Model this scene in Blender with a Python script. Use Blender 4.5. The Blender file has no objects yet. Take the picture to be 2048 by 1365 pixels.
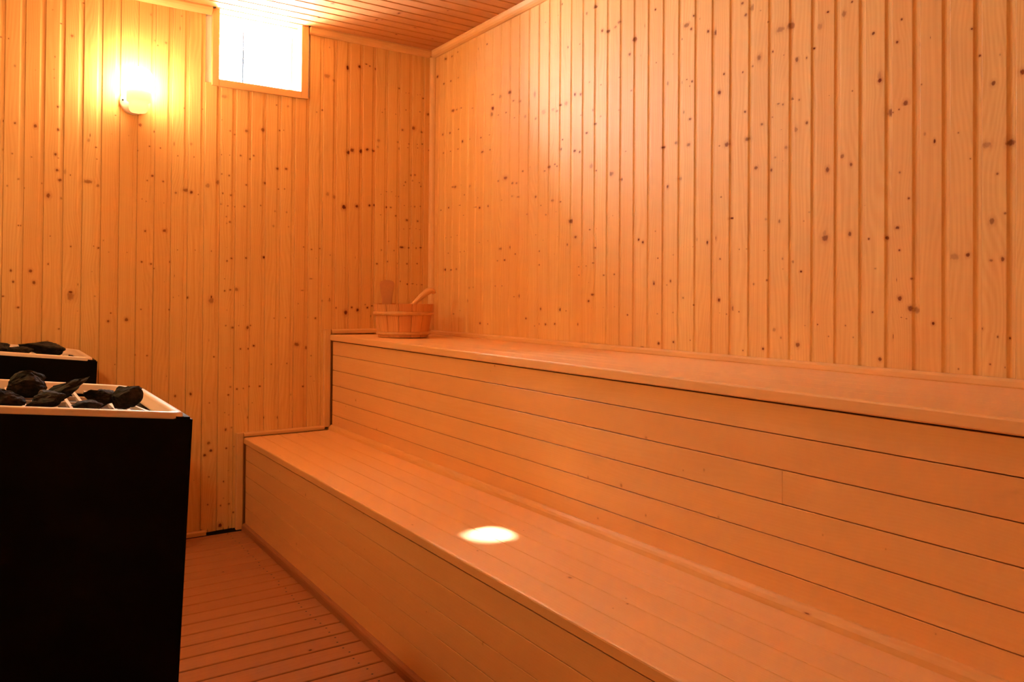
import bpy, bmesh, math, random
from mathutils import Vector, Matrix, noise as mnoise

scene = bpy.context.scene
col = scene.collection

# ------------------------------------------------------------------ camera
F_PX = 1574.04
cd = bpy.data.cameras.new('camera'); cam = bpy.data.objects.new('camera', cd); col.objects.link(cam)
cd.sensor_fit = 'HORIZONTAL'; cd.sensor_width = 36.0; cd.lens = 36.0 * F_PX / 2048.0
cd.shift_x = 0.0; cd.shift_y = -(682.5 - 574.5) / 2048.0
cd.clip_start = 0.02
r_ = Vector((0.83003614, -0.55766061, 0.00739314)); u_ = Vector((-0.01254892, -0.00542196, 0.99990656)); f_ = Vector((0.55756841, 0.83005135, 0.01149846))
M = Matrix.Identity(4)
for i in range(3):
    M[i][0] = r_[i]; M[i][1] = u_[i]; M[i][2] = -f_[i]
M.translation = Vector((-2.01112, -3.76924, 1.09776))
cam.matrix_world = M
scene.camera = cam

# ------------------------------------------------------------------ view
scene.view_settings.view_transform = 'Standard'
scene.view_settings.look = 'None'
scene.view_settings.gamma = 1.0
scene.view_settings.use_curve_mapping = False
scene.view_settings.exposure = 2.58

# ------------------------------------------------------------------ sky, sun, window portal
SKY = 37.0
w = bpy.data.worlds.new('world'); scene.world = w; w.use_nodes = True
bg = w.node_tree.nodes['Background']; bg.inputs[0].default_value = (0.92, 0.96, 1.0, 1); bg.inputs[1].default_value = SKY
sd = bpy.data.lights.new('sun', 'SUN'); sd.energy = 22.0; sd.angle = math.radians(1.5); sd.color = (1.0, 0.97, 0.95)
sun = bpy.data.objects.new('sun', sd); col.objects.link(sun)
SUN_EL = math.radians(41.8)
sdir = Vector((-0.012, -math.cos(SUN_EL), -math.sin(SUN_EL))).normalized()
sun.rotation_euler = sdir.to_track_quat('-Z', 'Y').to_euler(); sun.location = (-0.9, 4, 6)
pd = bpy.data.lights.new('window_portal', 'AREA'); pd.shape = 'RECTANGLE'; pd.size = 0.40; pd.size_y = 0.33
pd.cycles.is_portal = True
po = bpy.data.objects.new('window_portal', pd); col.objects.link(po)
po.location = (-0.93, 0.305, 2.245); po.rotation_euler = (math.radians(-90), 0, 0)
LAMP_E = 17.0

# ------------------------------------------------------------------ constants
H = 2.412            # ceiling
YF = -4.35           # wall behind the camera
XL = -2.62           # wall on the left of the heaters
ZN = Vector((0, 0, 1))

def tag(o, label=None, cat=None, group=None, kind=None):
    if label: o['label'] = label
    if cat: o['category'] = cat
    if group: o['group'] = group
    if kind: o['kind'] = kind
    return o

# ------------------------------------------------------------------ materials
def nt(name):
    m = bpy.data.materials.new(name); m.use_nodes = True
    t = m.node_tree; t.nodes.clear(); return m, t
def N(t, typ, **kw):
    n = t.nodes.new(typ)
    for k, v in kw.items(): setattr(n, k, v)
    return n
def L(t, a, b): t.links.new(a, b)
def mth(t, op, a, b=None, c=None, clamp=False):
    n = N(t, 'ShaderNodeMath', operation=op); n.use_clamp = clamp
    for i, x in enumerate((a, b, c)):
        if x is None: continue
        if isinstance(x, (int, float)): n.inputs[i].default_value = x
        else: L(t, x, n.inputs[i])
    return n.outputs[0]
def vec(t, x, y, z):
    n = N(t, 'ShaderNodeCombineXYZ')
    for i, a in enumerate((x, y, z)):
        if isinstance(a, (int, float)): n.inputs[i].default_value = a
        else: L(t, a, n.inputs[i])
    return n.outputs[0]
def attr(t, name):
    return N(t, 'ShaderNodeAttribute', attribute_name=name)
def mix(t, f, a, b):
    n = N(t, 'ShaderNodeMix', data_type='RGBA')
    for s, x in ((n.inputs[0], f), (n.inputs[6], a), (n.inputs[7], b)):
        if isinstance(x, (int, float)): s.default_value = x
        elif isinstance(x, tuple): s.default_value = (*x, 1)
        else: L(t, x, s)
    return n.outputs[2]
def sstep(t, x, a, b):
    n = N(t, 'ShaderNodeMapRange', interpolation_type='SMOOTHSTEP')
    L(t, x, n.inputs[0]); n.inputs[1].default_value = a; n.inputs[2].default_value = b
    n.inputs[3].default_value = 0; n.inputs[4].default_value = 1
    return n.outputs[0]
def noise(t, v, scale=1.0, detail=3, rough=.5):
    n = N(t, 'ShaderNodeTexNoise'); L(t, v, n.inputs['Vector']); n.inputs['Scale'].default_value = scale
    n.inputs['Detail'].default_value = detail; n.inputs['Roughness'].default_value = rough
    return n.outputs[0]

def wood(name, light, dark, red, knot=(.17, .030, .007), knots=True, tone=.65, grain=.75, rough=(.45, .6), spec=.32, dirt=False, fine=1.0):
    m, t = nt(name)
    uvw = N(t, 'ShaderNodeSeparateXYZ'); L(t, attr(t, 'uvw').outputs['Vector'], uvw.inputs[0])
    u, v = uvw.outputs[0], uvw.outputs[1]
    bid = attr(t, 'bid').outputs['Fac']
    wn = N(t, 'ShaderNodeTexWhiteNoise', noise_dimensions='1D'); L(t, bid, wn.inputs['W'])
    rnd = wn.outputs['Value']
    rc = N(t, 'ShaderNodeSeparateColor'); L(t, wn.outputs['Color'], rc.inputs[0])
    du_sum = None; cores = None; halos = None
    wob = noise(t, vec(t, mth(t, 'MULTIPLY', u, 160), mth(t, 'MULTIPLY', v, 110), rnd), 1, 2)
    if knots:
        for k in ('a', 'b'):
            c = N(t, 'ShaderNodeSeparateXYZ'); L(t, attr(t, 'k' + k).outputs['Vector'], c.inputs[0])
            s = N(t, 'ShaderNodeSeparateXYZ'); L(t, attr(t, 's' + k).outputs['Vector'], s.inputs[0])
            du = mth(t, 'SUBTRACT', u, c.outputs[0]); dv = mth(t, 'SUBTRACT', v, c.outputs[1])
            eu = mth(t, 'DIVIDE', du, s.outputs[0]); ev = mth(t, 'DIVIDE', dv, s.outputs[1])
            d = mth(t, 'SQRT', mth(t, 'ADD', mth(t, 'MULTIPLY', eu, eu), mth(t, 'MULTIPLY', ev, ev)))
            d = mth(t, 'ADD', d, mth(t, 'MULTIPLY', mth(t, 'SUBTRACT', wob, .5), 1.1))
            core = mth(t, 'MULTIPLY', mth(t, 'SUBTRACT', 1, sstep(t, d, .55, 1.25)), c.outputs[2])
            halo = mth(t, 'MULTIPLY', mth(t, 'SUBTRACT', 1, sstep(t, d, .9, 2.7)), mth(t, 'MULTIPLY', c.outputs[2], .38))
            g = mth(t, 'DIVIDE', 1, mth(t, 'ADD', 1, mth(t, 'MULTIPLY', d, mth(t, 'MULTIPLY', d, .35))))
            g = mth(t, 'MULTIPLY', mth(t, 'MULTIPLY', du, -.75), mth(t, 'MULTIPLY', g, c.outputs[2]))
            du_sum = g if du_sum is None else mth(t, 'ADD', du_sum, g)
            cores = core if cores is None else mth(t, 'MAXIMUM', cores, core)
            halos = halo if halos is None else mth(t, 'MAXIMUM', halos, halo)
        u2 = mth(t, 'ADD', u, du_sum)
    else:
        u2 = u
    off = mth(t, 'MULTIPLY', rnd, 53.0)
    # slow wander of the grain, growth rings and fine streaks
    wand = noise(t, vec(t, mth(t, 'MULTIPLY', u2, 6), mth(t, 'MULTIPLY', v, 1.3), off), 1, 2)
    ring = mth(t, 'SINE', mth(t, 'MULTIPLY', mth(t, 'ADD', mth(t, 'MULTIPLY', u2, 5.5), mth(t, 'MULTIPLY', wand, .9)), mth(t, 'ADD', 75 * fine, mth(t, 'MULTIPLY', rc.outputs[1], 60 * fine))))
    ring = mth(t, 'MULTIPLY', mth(t, 'ADD', ring, 1), .5)
    fin = noise(t, vec(t, mth(t, 'MULTIPLY', u2, 300 * fine), mth(t, 'MULTIPLY', v, 5), off), 1, 3, .6)
    strk = noise(t, vec(t, mth(t, 'MULTIPLY', u2, 110 * fine), mth(t, 'MULTIPLY', v, 1.6), mth(t, 'ADD', off, 4)), 1, 2)
    wide = noise(t, vec(t, mth(t, 'MULTIPLY', u2, 34), mth(t, 'MULTIPLY', v, 1.1), mth(t, 'ADD', off, 9)), 1, 2)
    blot = noise(t, vec(t, mth(t, 'MULTIPLY', u, 9), mth(t, 'MULTIPLY', v, 4), off), 1, 3)
    g = mth(t, 'ADD', mth(t, 'MULTIPLY', ring, .17), mth(t, 'ADD', mth(t, 'MULTIPLY', mth(t, 'ADD', fin, strk), .38), mth(t, 'MULTIPLY', wide, .42)))
    g = mth(t, 'MULTIPLY', sstep(t, g, .38, 1.0), grain, clamp=True)
    base = mix(t, mth(t, 'MULTIPLY', mth(t, 'MULTIPLY', rc.outputs[0], rc.outputs[0]), tone), light, red)
    c1 = mix(t, g, base, dark)
    c1 = mix(t, mth(t, 'MULTIPLY', sstep(t, blot, .45, .75), .22), c1, red)
    if knots:
        c1 = mix(t, halos, c1, (red[0] * .62, red[1] * .42, red[2] * .4))
        c1 = mix(t, cores, c1, knot)
    if dirt:   # grime creeping up the foot of the boards
        pos = N(t, 'ShaderNodeNewGeometry'); pz = N(t, 'ShaderNodeSeparateXYZ'); L(t, pos.outputs['Position'], pz.inputs[0])
        nn = noise(t, vec(t, mth(t, 'MULTIPLY', u, 60), mth(t, 'MULTIPLY', v, 14), 3.0), 1, 3)
        dd = mth(t, 'ADD', pz.outputs[2], mth(t, 'MULTIPLY', mth(t, 'SUBTRACT', .62, nn), .16))
        c1 = mix(t, mth(t, 'MULTIPLY', mth(t, 'SUBTRACT', 1, sstep(t, dd, .0, .022)), .9), c1, (.02, .01, .006))
    b = N(t, 'ShaderNodeBsdfPrincipled'); L(t, c1, b.inputs['Base Color'])
    rr = N(t, 'ShaderNodeMapRange'); L(t, fin, rr.inputs[0]); rr.inputs[3].default_value = rough[0]; rr.inputs[4].default_value = rough[1]
    L(t, rr.outputs[0], b.inputs['Roughness']); b.inputs['Specular IOR Level'].default_value = spec
    if knots: L(t, mth(t, 'MULTIPLY', mth(t, 'SUBTRACT', 1, mth(t, 'MULTIPLY', mth(t, 'MAXIMUM', cores, halos), .85)), spec), b.inputs['Specular IOR Level'])
    bp = N(t, 'ShaderNodeBump'); bp.inputs['Strength'].default_value = .12; bp.inputs['Distance'].default_value = .002
    L(t, mth(t, 'ADD', mth(t, 'MULTIPLY', fin, .5), mth(t, 'MULTIPLY', wide, 1.0)), bp.inputs['Height']); L(t, bp.outputs[0], b.inputs['Normal'])
    o = N(t, 'ShaderNodeOutputMaterial'); L(t, b.outputs[0], o.inputs[0])
    return m

def plain(name, colr, rough=.5, metal=0., spec=.5, bump=0., bscale=200, var=0.):
    m, t = nt(name)
    b = N(t, 'ShaderNodeBsdfPrincipled'); b.inputs['Roughness'].default_value = rough; b.inputs['Metallic'].default_value = metal
    b.inputs['Specular IOR Level'].default_value = spec
    tc = N(t, 'ShaderNodeTexCoord')
    n = noise(t, tc.outputs['Object'], bscale, 3)
    L(t, mix(t, mth(t, 'MULTIPLY', n, var), colr, tuple(c * .5 for c in colr)), b.inputs['Base Color'])
    if bump:
        bp = N(t, 'ShaderNodeBump'); bp.inputs['Strength'].default_value = bump; bp.inputs['Distance'].default_value = .002
        L(t, n, bp.inputs['Height']); L(t, bp.outputs[0], b.inputs['Normal'])
    o = N(t, 'ShaderNodeOutputMaterial'); L(t, b.outputs[0], o.inputs[0])
    return m

LT = (.84, .53, .20); DK = (.68, .32, .09); RD = (.77, .39, .12)
M_WALL = wood('pine_boards', LT, DK, RD, dirt=True)
M_CEIL = wood('pine_ceiling', (.60, .28, .10), (.47, .18, .05), (.53, .21, .065), tone=.4)
M_TRIM = wood('pine_trim', (.80, .48, .20), (.68, .32, .10), (.76, .38, .13), tone=.6, grain=.5)
M_SEAT = wood('pale_hardwood', (.87, .50, .21), (.79, .38, .13), (.83, .41, .145), tone=.45, grain=.38, spec=.75, rough=(.44, .56), fine=1.3, knot=(.30, .07, .02))
M_FLOOR = wood('floor_slats', (.44, .18, .07), (.31, .105, .036), (.38, .135, .048), tone=.6, grain=.4, rough=(.45, .6), knot=(.03, .012, .008))
M_PAIL = wood('pail_wood', (.86, .44, .15), (.62, .22, .06), (.74, .29, .09), knots=False, tone=.8, grain=.9, fine=1.6)
M_BLACK = plain('black_steel', (.0012, .0010, .0012), .5, spec=.10)
M_RIM = plain('heater_rim_metal', (.80, .66, .55), .38, metal=.25, spec=.5)
M_DARK = plain('dark_gap', (.012, .006, .004), .9)
M_PLAST = plain('white_plaster', (.85, .85, .85), .8)
M_IRON = plain('painted_iron', (.010, .012, .015), .7, spec=.1)
M_CER = plain('cream_ceramic', (.78, .55, .42), .35)
M_NAIL = plain('rusty_nail', (.03, .012, .01), .6)

def rock_mat():
    m, t = nt('olivine_stone')
    tc = N(t, 'ShaderNodeTexCoord')
    a = noise(t, tc.outputs['Object'], 28, 5, .65); b_ = noise(t, tc.outputs['Object'], 150, 3)
    c = mix(t, sstep(t, a, .42, .68), (.006, .007, .005), (.038, .025, .016))
    c = mix(t, mth(t, 'MULTIPLY', sstep(t, b_, .6, .8), .45), c, (.045, .038, .028))
    b = N(t, 'ShaderNodeBsdfPrincipled'); L(t, c, b.inputs['Base Color']); b.inputs['Roughness'].default_value = .75; b.inputs['Specular IOR Level'].default_value = .25
    bp = N(t, 'ShaderNodeBump'); bp.inputs['Strength'].default_value = .8; bp.inputs['Distance'].default_value = .004
    L(t, mth(t, 'ADD', a, mth(t, 'MULTIPLY', b_, .5)), bp.inputs['Height']); L(t, bp.outputs[0], b.inputs['Normal'])
    o = N(t, 'ShaderNodeOutputMaterial'); L(t, b.outputs[0], o.inputs[0]); return m
M_ROCK = rock_mat()

def pane_mat():
    m, t = nt('window_glass')
    tr = N(t, 'ShaderNodeBsdfTransparent'); gl = N(t, 'ShaderNodeBsdfGlossy'); gl.inputs['Roughness'].default_value = .02
    fr = N(t, 'ShaderNodeFresnel'); fr.inputs[0].default_value = 1.45
    mx = N(t, 'ShaderNodeMixShader'); L(t, mth(t, 'MULTIPLY', fr.outputs[0], .8), mx.inputs[0]); L(t, tr.outputs[0], mx.inputs[1]); L(t, gl.outputs[0], mx.inputs[2])
    o = N(t, 'ShaderNodeOutputMaterial'); L(t, mx.outputs[0], o.inputs[0]); return m
M_GLASS = pane_mat()

def globe_mat(power=1.0, c=(1.0, .73, .42, 1)):
    m, t = nt('lit_frosted_globe')
    e = N(t, 'ShaderNodeEmission'); e.inputs[0].default_value = c; e.inputs[1].default_value = LAMP_E * power
    o = N(t, 'ShaderNodeOutputMaterial'); L(t, e.outputs[0], o.inputs[0]); return m
M_GLOBE = globe_mat()
def holder_mat():
    m, t = nt('translucent_ceramic')
    a = N(t, 'ShaderNodeBsdfDiffuse'); a.inputs[0].default_value = (.88, .70, .52, 1)
    c = N(t, 'ShaderNodeBsdfTranslucent'); c.inputs[0].default_value = (.80, .50, .30, 1)
    mx = N(t, 'ShaderNodeMixShader'); mx.inputs[0].default_value = .035; L(t, a.outputs[0], mx.inputs[1]); L(t, c.outputs[0], mx.inputs[2])
    o = N(t, 'ShaderNodeOutputMaterial'); L(t, mx.outputs[0], o.inputs[0]); return m
M_HOLD = holder_mat()

# ------------------------------------------------------------------ board mesh builder
FAR = (50.0, 50.0, 0.0); ONE = (1.0, 1.0, 1.0)
class Boards:
    def __init__(s):
        s.v = []; s.uvw = []; s.f = []; s.bid = []; s.k = []; s.mi = []
    def board(s, prof, O, A, Nn, D, l0, l1, bid, knots=(), closed=False, caps=False, a_off=0.0, mat=0, cut=.03, d_off=0.0):
        """prof: (a, n) points; runs along D from l0 to l1; knots (u, l, ru, rl, dark) in absolute board coordinates"""
        O, A, Nn, D = Vector(O), Vector(A), Vector(Nn), Vector(D)
        ks = sorted([k for k in knots if l0 < k[1] < l1], key=lambda k: k[1])
        cells = []
        for k in ks:
            if cells and len(cells[-1]) < 2 and k[1] - cells[-1][-1][1] < cut: cells[-1].append(k)
            else: cells.append([k])
        cuts = [l0]
        for a, b in zip(cells, cells[1:]): cuts.append((a[-1][1] + b[0][1]) / 2)
        cuts.append(l1)
        if not cells: cells = [[]]
        n = len(prof); base = len(s.v)
        for lz in cuts:
            for (a, nn) in prof:
                s.v.append(O + A * a + Nn * nn + D * lz); s.uvw.append((a_off + a + nn * .8, lz + d_off, 0))
        for ci, cell in enumerate(cells):
            kk = [(FAR, ONE), (FAR, ONE)]
            for i, k in enumerate(cell): kk[i] = ((k[0], k[1] + d_off, k[4]), (k[2], k[3], 1))
            r0 = base + ci * n; r1 = r0 + n
            for i in range(n if closed else n - 1):
                j = (i + 1) % n
                s.f.append((r0 + i, r0 + j, r1 + j, r1 + i)); s.bid.append(bid); s.k.append(kk); s.mi.append(mat)
        if caps:
            for r, rev in ((base, True), (base + len(cells) * n, False)):
                q = [r + i for i in range(n)]
                s.f.append(tuple(reversed(q)) if rev else tuple(q)); s.bid.append(bid); s.k.append([(FAR, ONE), (FAR, ONE)]); s.mi.append(mat)
    def poly(s, pts, bid=0.0, mat=0):
        b = len(s.v)
        for p in pts: s.v.append(Vector(p)); s.uvw.append((p[0] + p[1] * .3, p[2] + p[1], 0))
        s.f.append(tuple(range(b, b + len(pts)))); s.bid.append(bid); s.k.append([(FAR, ONE), (FAR, ONE)]); s.mi.append(mat)
    def box(s, a, b, bid=0.0, mat=0):
        x0, y0, z0 = a; x1, y1, z1 = b
        P = [(x0, y0, z0), (x1, y0, z0), (x1, y1, z0), (x0, y1, z0), (x0, y0, z1), (x1, y0, z1), (x1, y1, z1), (x0, y1, z1)]
        for q in ((3, 2, 1, 0), (4, 5, 6, 7), (0, 1, 5, 4), (1, 2, 6, 5), (2, 3, 7, 6), (3, 0, 4, 7)): s.poly([P[i] for i in q], bid, mat)
    def build(s, name, mats, parent=None, flip=False, loc=None):
        me = bpy.data.meshes.new(name)
        off = Vector(loc) if loc else Vector((0, 0, 0))
        me.from_pydata([tuple(p - off) for p in s.v], [], [tuple(reversed(f)) for f in s.f] if flip else s.f)
        if not isinstance(mats, (list, tuple)): mats = [mats]
        for m in mats: me.materials.append(m)
        me.polygons.foreach_set('material_index', s.mi)
        at = me.attributes.new('uvw', 'FLOAT_VECTOR', 'POINT'); at.data.foreach_set('vector', [c for q in s.uvw for c in q])
        at = me.attributes.new('bid', 'FLOAT', 'FACE'); at.data.foreach_set('value', s.bid)
        for nm, i, j in (('ka', 0, 0), ('sa', 0, 1), ('kb', 1, 0), ('sb', 1, 1)):
            at = me.attributes.new(nm, 'FLOAT_VECTOR', 'FACE'); at.data.foreach_set('vector', [c for q in s.k for c in q[i][j]])
        me.update()
        o = bpy.data.objects.new(name, me); col.objects.link(o)
        if parent: o.parent = parent; o.matrix_parent_inverse = Matrix.Identity(4)
        if loc: o.location = off if not parent else off - parent.location
        elif parent: o.location = -parent.location
        return o

def panel_profile(p, w=1.0):
    """one tongue-and-groove board starting at the joint, with a sunk channel at its far edge"""
    return [(0, -.0075), (.0013, -.0075), (.0014, -.0016), (.0020, -.0005), (.0030, 0), (p - .0195, 0), (p - .0180, -.0004), (p - .0150, -.0019), (p - .0120, -.0028), (p - .0070, -.0033), (p, -.0031), (p, -.0075)]
def slat(wd, th, ch=.0015):
    return [(0, -th), (0, -ch), (ch * .35, -ch * .35), (ch, 0), (wd - ch, 0), (wd - ch * .35, -ch * .35), (wd, -ch), (wd, -th)]
def quarter(r, n=6):
    return [(0, 0)] + [(r * math.sin(math.pi / 2 * i / n), r * math.cos(math.pi / 2 * i / n)) for i in range(n + 1)]

def parse(s):
    return [tuple(int(x) / (1000. if i < 4 else 100.) for i, x in enumerate(k.split(','))) for k in s.split(';')]
KB = parse("-1952,1790,5,6,80;-1913,1785,4,5,79;-1842,1782,6,8,80;-1763,1873,4,5,78;-1761,1777,5,6,80;-1769,1673,5,6,80;-1759,1659,2,2,73;-1763,1608,5,6,80;-1754,1568,6,6,80;-1793,1500,8,10,80;-1749,1492,4,5,39;-1953,1673,3,4,77;-1921,1660,3,3,56;-1854,1653,3,3,56;-1899,1559,3,4,47;-1936,1528,3,4,47;-1878,1524,2,3,56;-1819,1549,2,3,65;-1643,1768,2,7,67;-1648,1746,5,9,35;-1620,1719,3,3,75;-1617,1669,2,2,72;-1648,1570,17,8,60;-1613,1556,5,6,50;-1548,1866,2,2,72;-1449,1836,7,7,70;-1393,1815,4,5,78;-1459,1723,3,3,75;-1411,1747,3,3,74;-1366,1744,3,3,75;-1399,1618,5,5,79;-1418,1595,3,3,75;-1353,1597,4,4,76;-1424,1372,4,5,78;-1345,1378,7,7,80;-1587,1323,2,3,56;-1309,1769,2,10,58;-1293,1717,2,3,73;-1224,1719,2,3,73;-1299,1550,5,5,58;-1258,1566,11,8,70;-1234,1558,7,7,90;-1204,1550,2,3,73;-1163,1594,9,10,40;-1121,1613,6,10,60;-1102,1653,3,3,74;-1096,1564,3,4,75;-1104,1512,5,6,39;-1438,1512,2,2,72;-1421,1503,2,2,72;-1391,1506,2,2,72;-1349,1501,1,2,72;-1709,1292,3,3,75;-1624,1297,2,2,73;-1608,1290,4,4,77;-1784,1332,2,2,72;-1897,1370,2,3,74;-1891,1370,2,3,74;-1714,1592,2,3,74;-1269,1935,2,3,73;-1191,1943,2,2,72;-1104,1904,2,2,72;-1494,1784,2,2,27;-1561,1783,2,2,27;-1734,1605,5,10,30;-1237,1777,6,7,30;-1920,1186,4,5,79;-1852,1186,6,7,80;-1911,1140,4,5,79;-1839,1139,6,7,80;-1945,1082,5,3,78;-1895,1037,5,4,79;-1790,1216,3,4,77;-1708,1085,14,17,45;-1708,1101,7,5,90;-1683,1132,1,5,81;-1813,1040,1,5,93;-1750,947,4,3,66;-1789,897,4,5,39;-1555,1012,3,3,74;-1565,977,5,5,79;-1494,983,7,8,80;-1436,1236,4,4,76;-1401,1228,4,4,76;-1386,1208,3,3,75;-1323,1239,3,4,75;-1301,1177,1,5,80;-1437,1028,3,3,75;-1323,1026,3,3,93;-1305,1081,2,2,73;-1282,1088,1,2,72;-1245,1080,5,5,78;-1142,1066,11,12,50;-1142,1084,3,6,95;-1459,829,3,4,76;-1410,824,3,3,74;-1128,808,3,4,75;-1539,790,2,2,73;-1144,1294,2,3,73;-1566,1274,2,2,45;-1495,1275,2,2,54;-1290,1294,2,2,72;-1214,1296,2,2,72;-1150,885,1,5,55;-1083,1112,4,4,76;-1430,1152,1,1,36;-1343,1150,1,2,45;-1629,1189,2,2,36;-1618,1084,3,3,38;-1683,1021,2,2,36;-1094,2014,14,8,35;-1066,1858,4,4,57;-993,1866,7,7,70;-1047,1844,4,4,57;-916,1881,8,8,70;-837,1889,4,4,75;-815,1892,2,2,72;-851,2009,3,3,73;-795,2011,5,5,38;-624,2017,5,4,76;-652,2002,3,3,73;-1017,1748,4,4,76;-957,1754,4,4,76;-976,1736,4,4,76;-1104,1743,2,2,72;-1067,1744,2,2,72;-845,1703,6,6,79;-801,1706,6,6,79;-1068,1649,4,4,75;-990,1612,4,4,76;-904,1628,6,6,79;-1060,1558,4,4,75;-1041,1580,2,2,72;-1073,1508,3,3,73;-1043,1506,3,3,74;-998,1510,4,4,75;-922,1520,3,3,74;-1063,1433,4,4,75;-1079,1457,3,3,73;-482,1820,12,10,100;-464,1833,10,9,90;-418,1834,7,11,100;-382,1846,8,7,100;-349,1844,7,6,88;-319,1900,8,7,40;-323,1866,5,5,38;-211,1905,5,5,38;-204,1871,4,6,47;-206,2190,5,4,75;-183,1972,6,5,77;-119,1989,10,9,80;-71,1975,6,5,77;-33,2075,8,7,69;-18,2023,6,5,77;-64,2158,5,4,75;-164,2080,3,3,73;-82,2082,3,3,73;-223,2050,3,2,72;-300,2049,3,2,72;-286,2068,1,5,54;-505,1541,10,11,100;-436,1550,8,8,100;-367,1559,6,6,97;-341,1563,6,6,97;-272,1557,6,5,96;-247,1557,5,4,75;-131,1737,5,5,76;-108,1740,5,4,75;-164,1697,4,4,74;-172,1679,3,3,73;-81,1702,3,3,73;-73,1682,3,3,73;-123,1707,5,5,47;-591,1600,8,10,40;-558,1589,6,9,45;-169,1573,3,2,72;-128,1571,3,3,73;-108,1571,4,4,74;-75,1575,3,3,73;-154,1496,7,6,78;-89,1494,5,5,76;-204,1618,3,3,73;-219,1619,2,2,72;-243,1640,3,2,72;-273,1638,3,2,72;-303,1622,2,2,72;-57,1874,3,3,72;-26,1881,4,3,73;-146,1902,3,3,73;-96,1905,3,2,72;-67,1911,4,4,74;-151,1882,3,2,72;-93,1886,3,2,72;-797,1496,4,4,38;-853,1497,4,4,38;-808,1608,3,3,73;-839,1605,3,3,73;-304,1515,3,2,72;-218,1515,4,4,74;-600,2190,14,10,45;-566,2173,6,6,39;-165,2171,2,2,72;-148,2172,2,2,72;-96,2172,2,2,72;-81,2173,2,2,72;-493,2249,6,12,100;-429,2266,6,8,100;-391,2285,6,3,84;-372,2279,4,4,84;-342,2270,4,5,85;-589,2335,3,3,46;-576,1070,5,7,44;-576,1077,2,4,92;-541,1032,4,4,75;-491,1009,8,11,100;-458,1034,5,5,95;-427,1021,7,8,100;-385,1048,3,3,73;-373,1033,5,5,95;-349,1043,4,4,94;-285,1086,6,7,78;-188,1171,3,3,73;-148,1157,4,4,93;-117,1158,6,3,84;-92,1157,3,3,73;-61,1157,5,4,94;-354,990,1,5,89;-615,1068,5,5,38;-1055,1264,4,4,76;-1074,1251,4,4,75;-988,1268,4,4,76;-906,1274,6,6,99;-860,1425,5,5,38;-787,1426,3,3,37;-711,1331,3,3,74;-671,1321,4,3,74;-630,1327,3,3,73;-575,1296,3,3,46;-646,1278,2,2,45;-1084,1168,2,2,73;-1058,1117,4,4,75;-1030,1119,8,9,55;-672,1176,8,3,48;-716,1118,7,3,48;-735,1053,3,3,46;-997,1045,2,2,45;-1072,1023,2,2,46;-852,983,3,3,74;-797,985,3,3,73;-687,986,3,4,46;-648,981,5,5,77;-441,1288,1,6,72;-582,1143,2,2,45;-1077,1426,3,3,37;-1077,1313,2,2,27;-499,1235,2,2,36;-1076,951,3,3,74;-1047,941,6,5,69;-1017,950,2,2,73;-978,940,6,8,80;-963,950,3,3,74;-1008,841,4,4,76;-974,840,4,4,75;-947,854,5,5,96;-863,763,3,3,73;-788,764,3,3,73;-741,855,12,9,70;-695,837,6,9,60;-668,797,3,3,55;-1072,754,2,2,55;-1055,755,2,2,36;-898,698,2,2,55;-1053,665,4,4,48;-1023,654,4,4,86;-993,655,3,3,73;-968,663,4,4,75;-917,661,4,4,85;-708,648,4,4,84;-1061,629,4,4,85;-1145,598,3,3,74;-1012,582,2,2,55;-951,585,2,2,55;-1077,548,2,2,73;-1058,536,2,2,55;-973,517,3,6,57;-898,511,4,6,77;-829,505,7,7,70;-669,696,4,2,55;-640,698,1,1,44;-651,671,3,2,36;-769,612,3,5,28;-761,530,2,2,54;-1292,639,5,5,79;-1227,643,5,7,90;-1331,729,1,2,72;-1071,469,5,6,79;-1047,476,4,4,47;-1146,414,7,7,70;-1136,378,6,6,90;-1163,360,6,6,90;-1067,383,4,4,94;-1143,259,3,3,74;-1078,230,3,4,84;-1147,133,3,3,74;-1090,121,3,4,84;-1054,123,4,4,75;-1077,153,3,3,37;-1033,81,4,4,75;-1208,252,1,2,72;-1058,278,2,2,36;-1033,387,3,3,37;-171,1448,2,2,81;-137,1452,3,2,72;-99,1454,2,2,72;-76,1450,3,2,72;-257,1379,4,3,55;-298,1332,4,4,65;-226,1332,3,3,64;-183,1351,13,5,100;-142,1350,4,3,92;-97,1350,3,4,91;-71,1354,6,3,93;-118,1376,2,2,72;-322,1260,5,4,76;-264,1273,4,4,75;-207,1264,3,5,37;-150,1265,4,4,84;-91,1267,4,3,83;-1715,2178,6,6,60;-1757,2222,3,2,83;-1676,2326,4,2,84;-1786,2273,2,2,63;-1939,2124,2,3,75;-1880,2119,2,2,64;-1776,2079,2,3,74;-1779,2026,2,2,55;-1777,1990,2,2,64;-1844,2012,1,2,63;-1916,2017,4,5,39;-1629,2085,1,2,45;-1967,2126,3,3,56;-1382,2199,3,3,55;-1348,2217,5,5,49;-1290,2293,2,8,48;-1284,2350,3,3,46;-1395,2219,4,4,29;-1411,2330,3,6,29")
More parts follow.
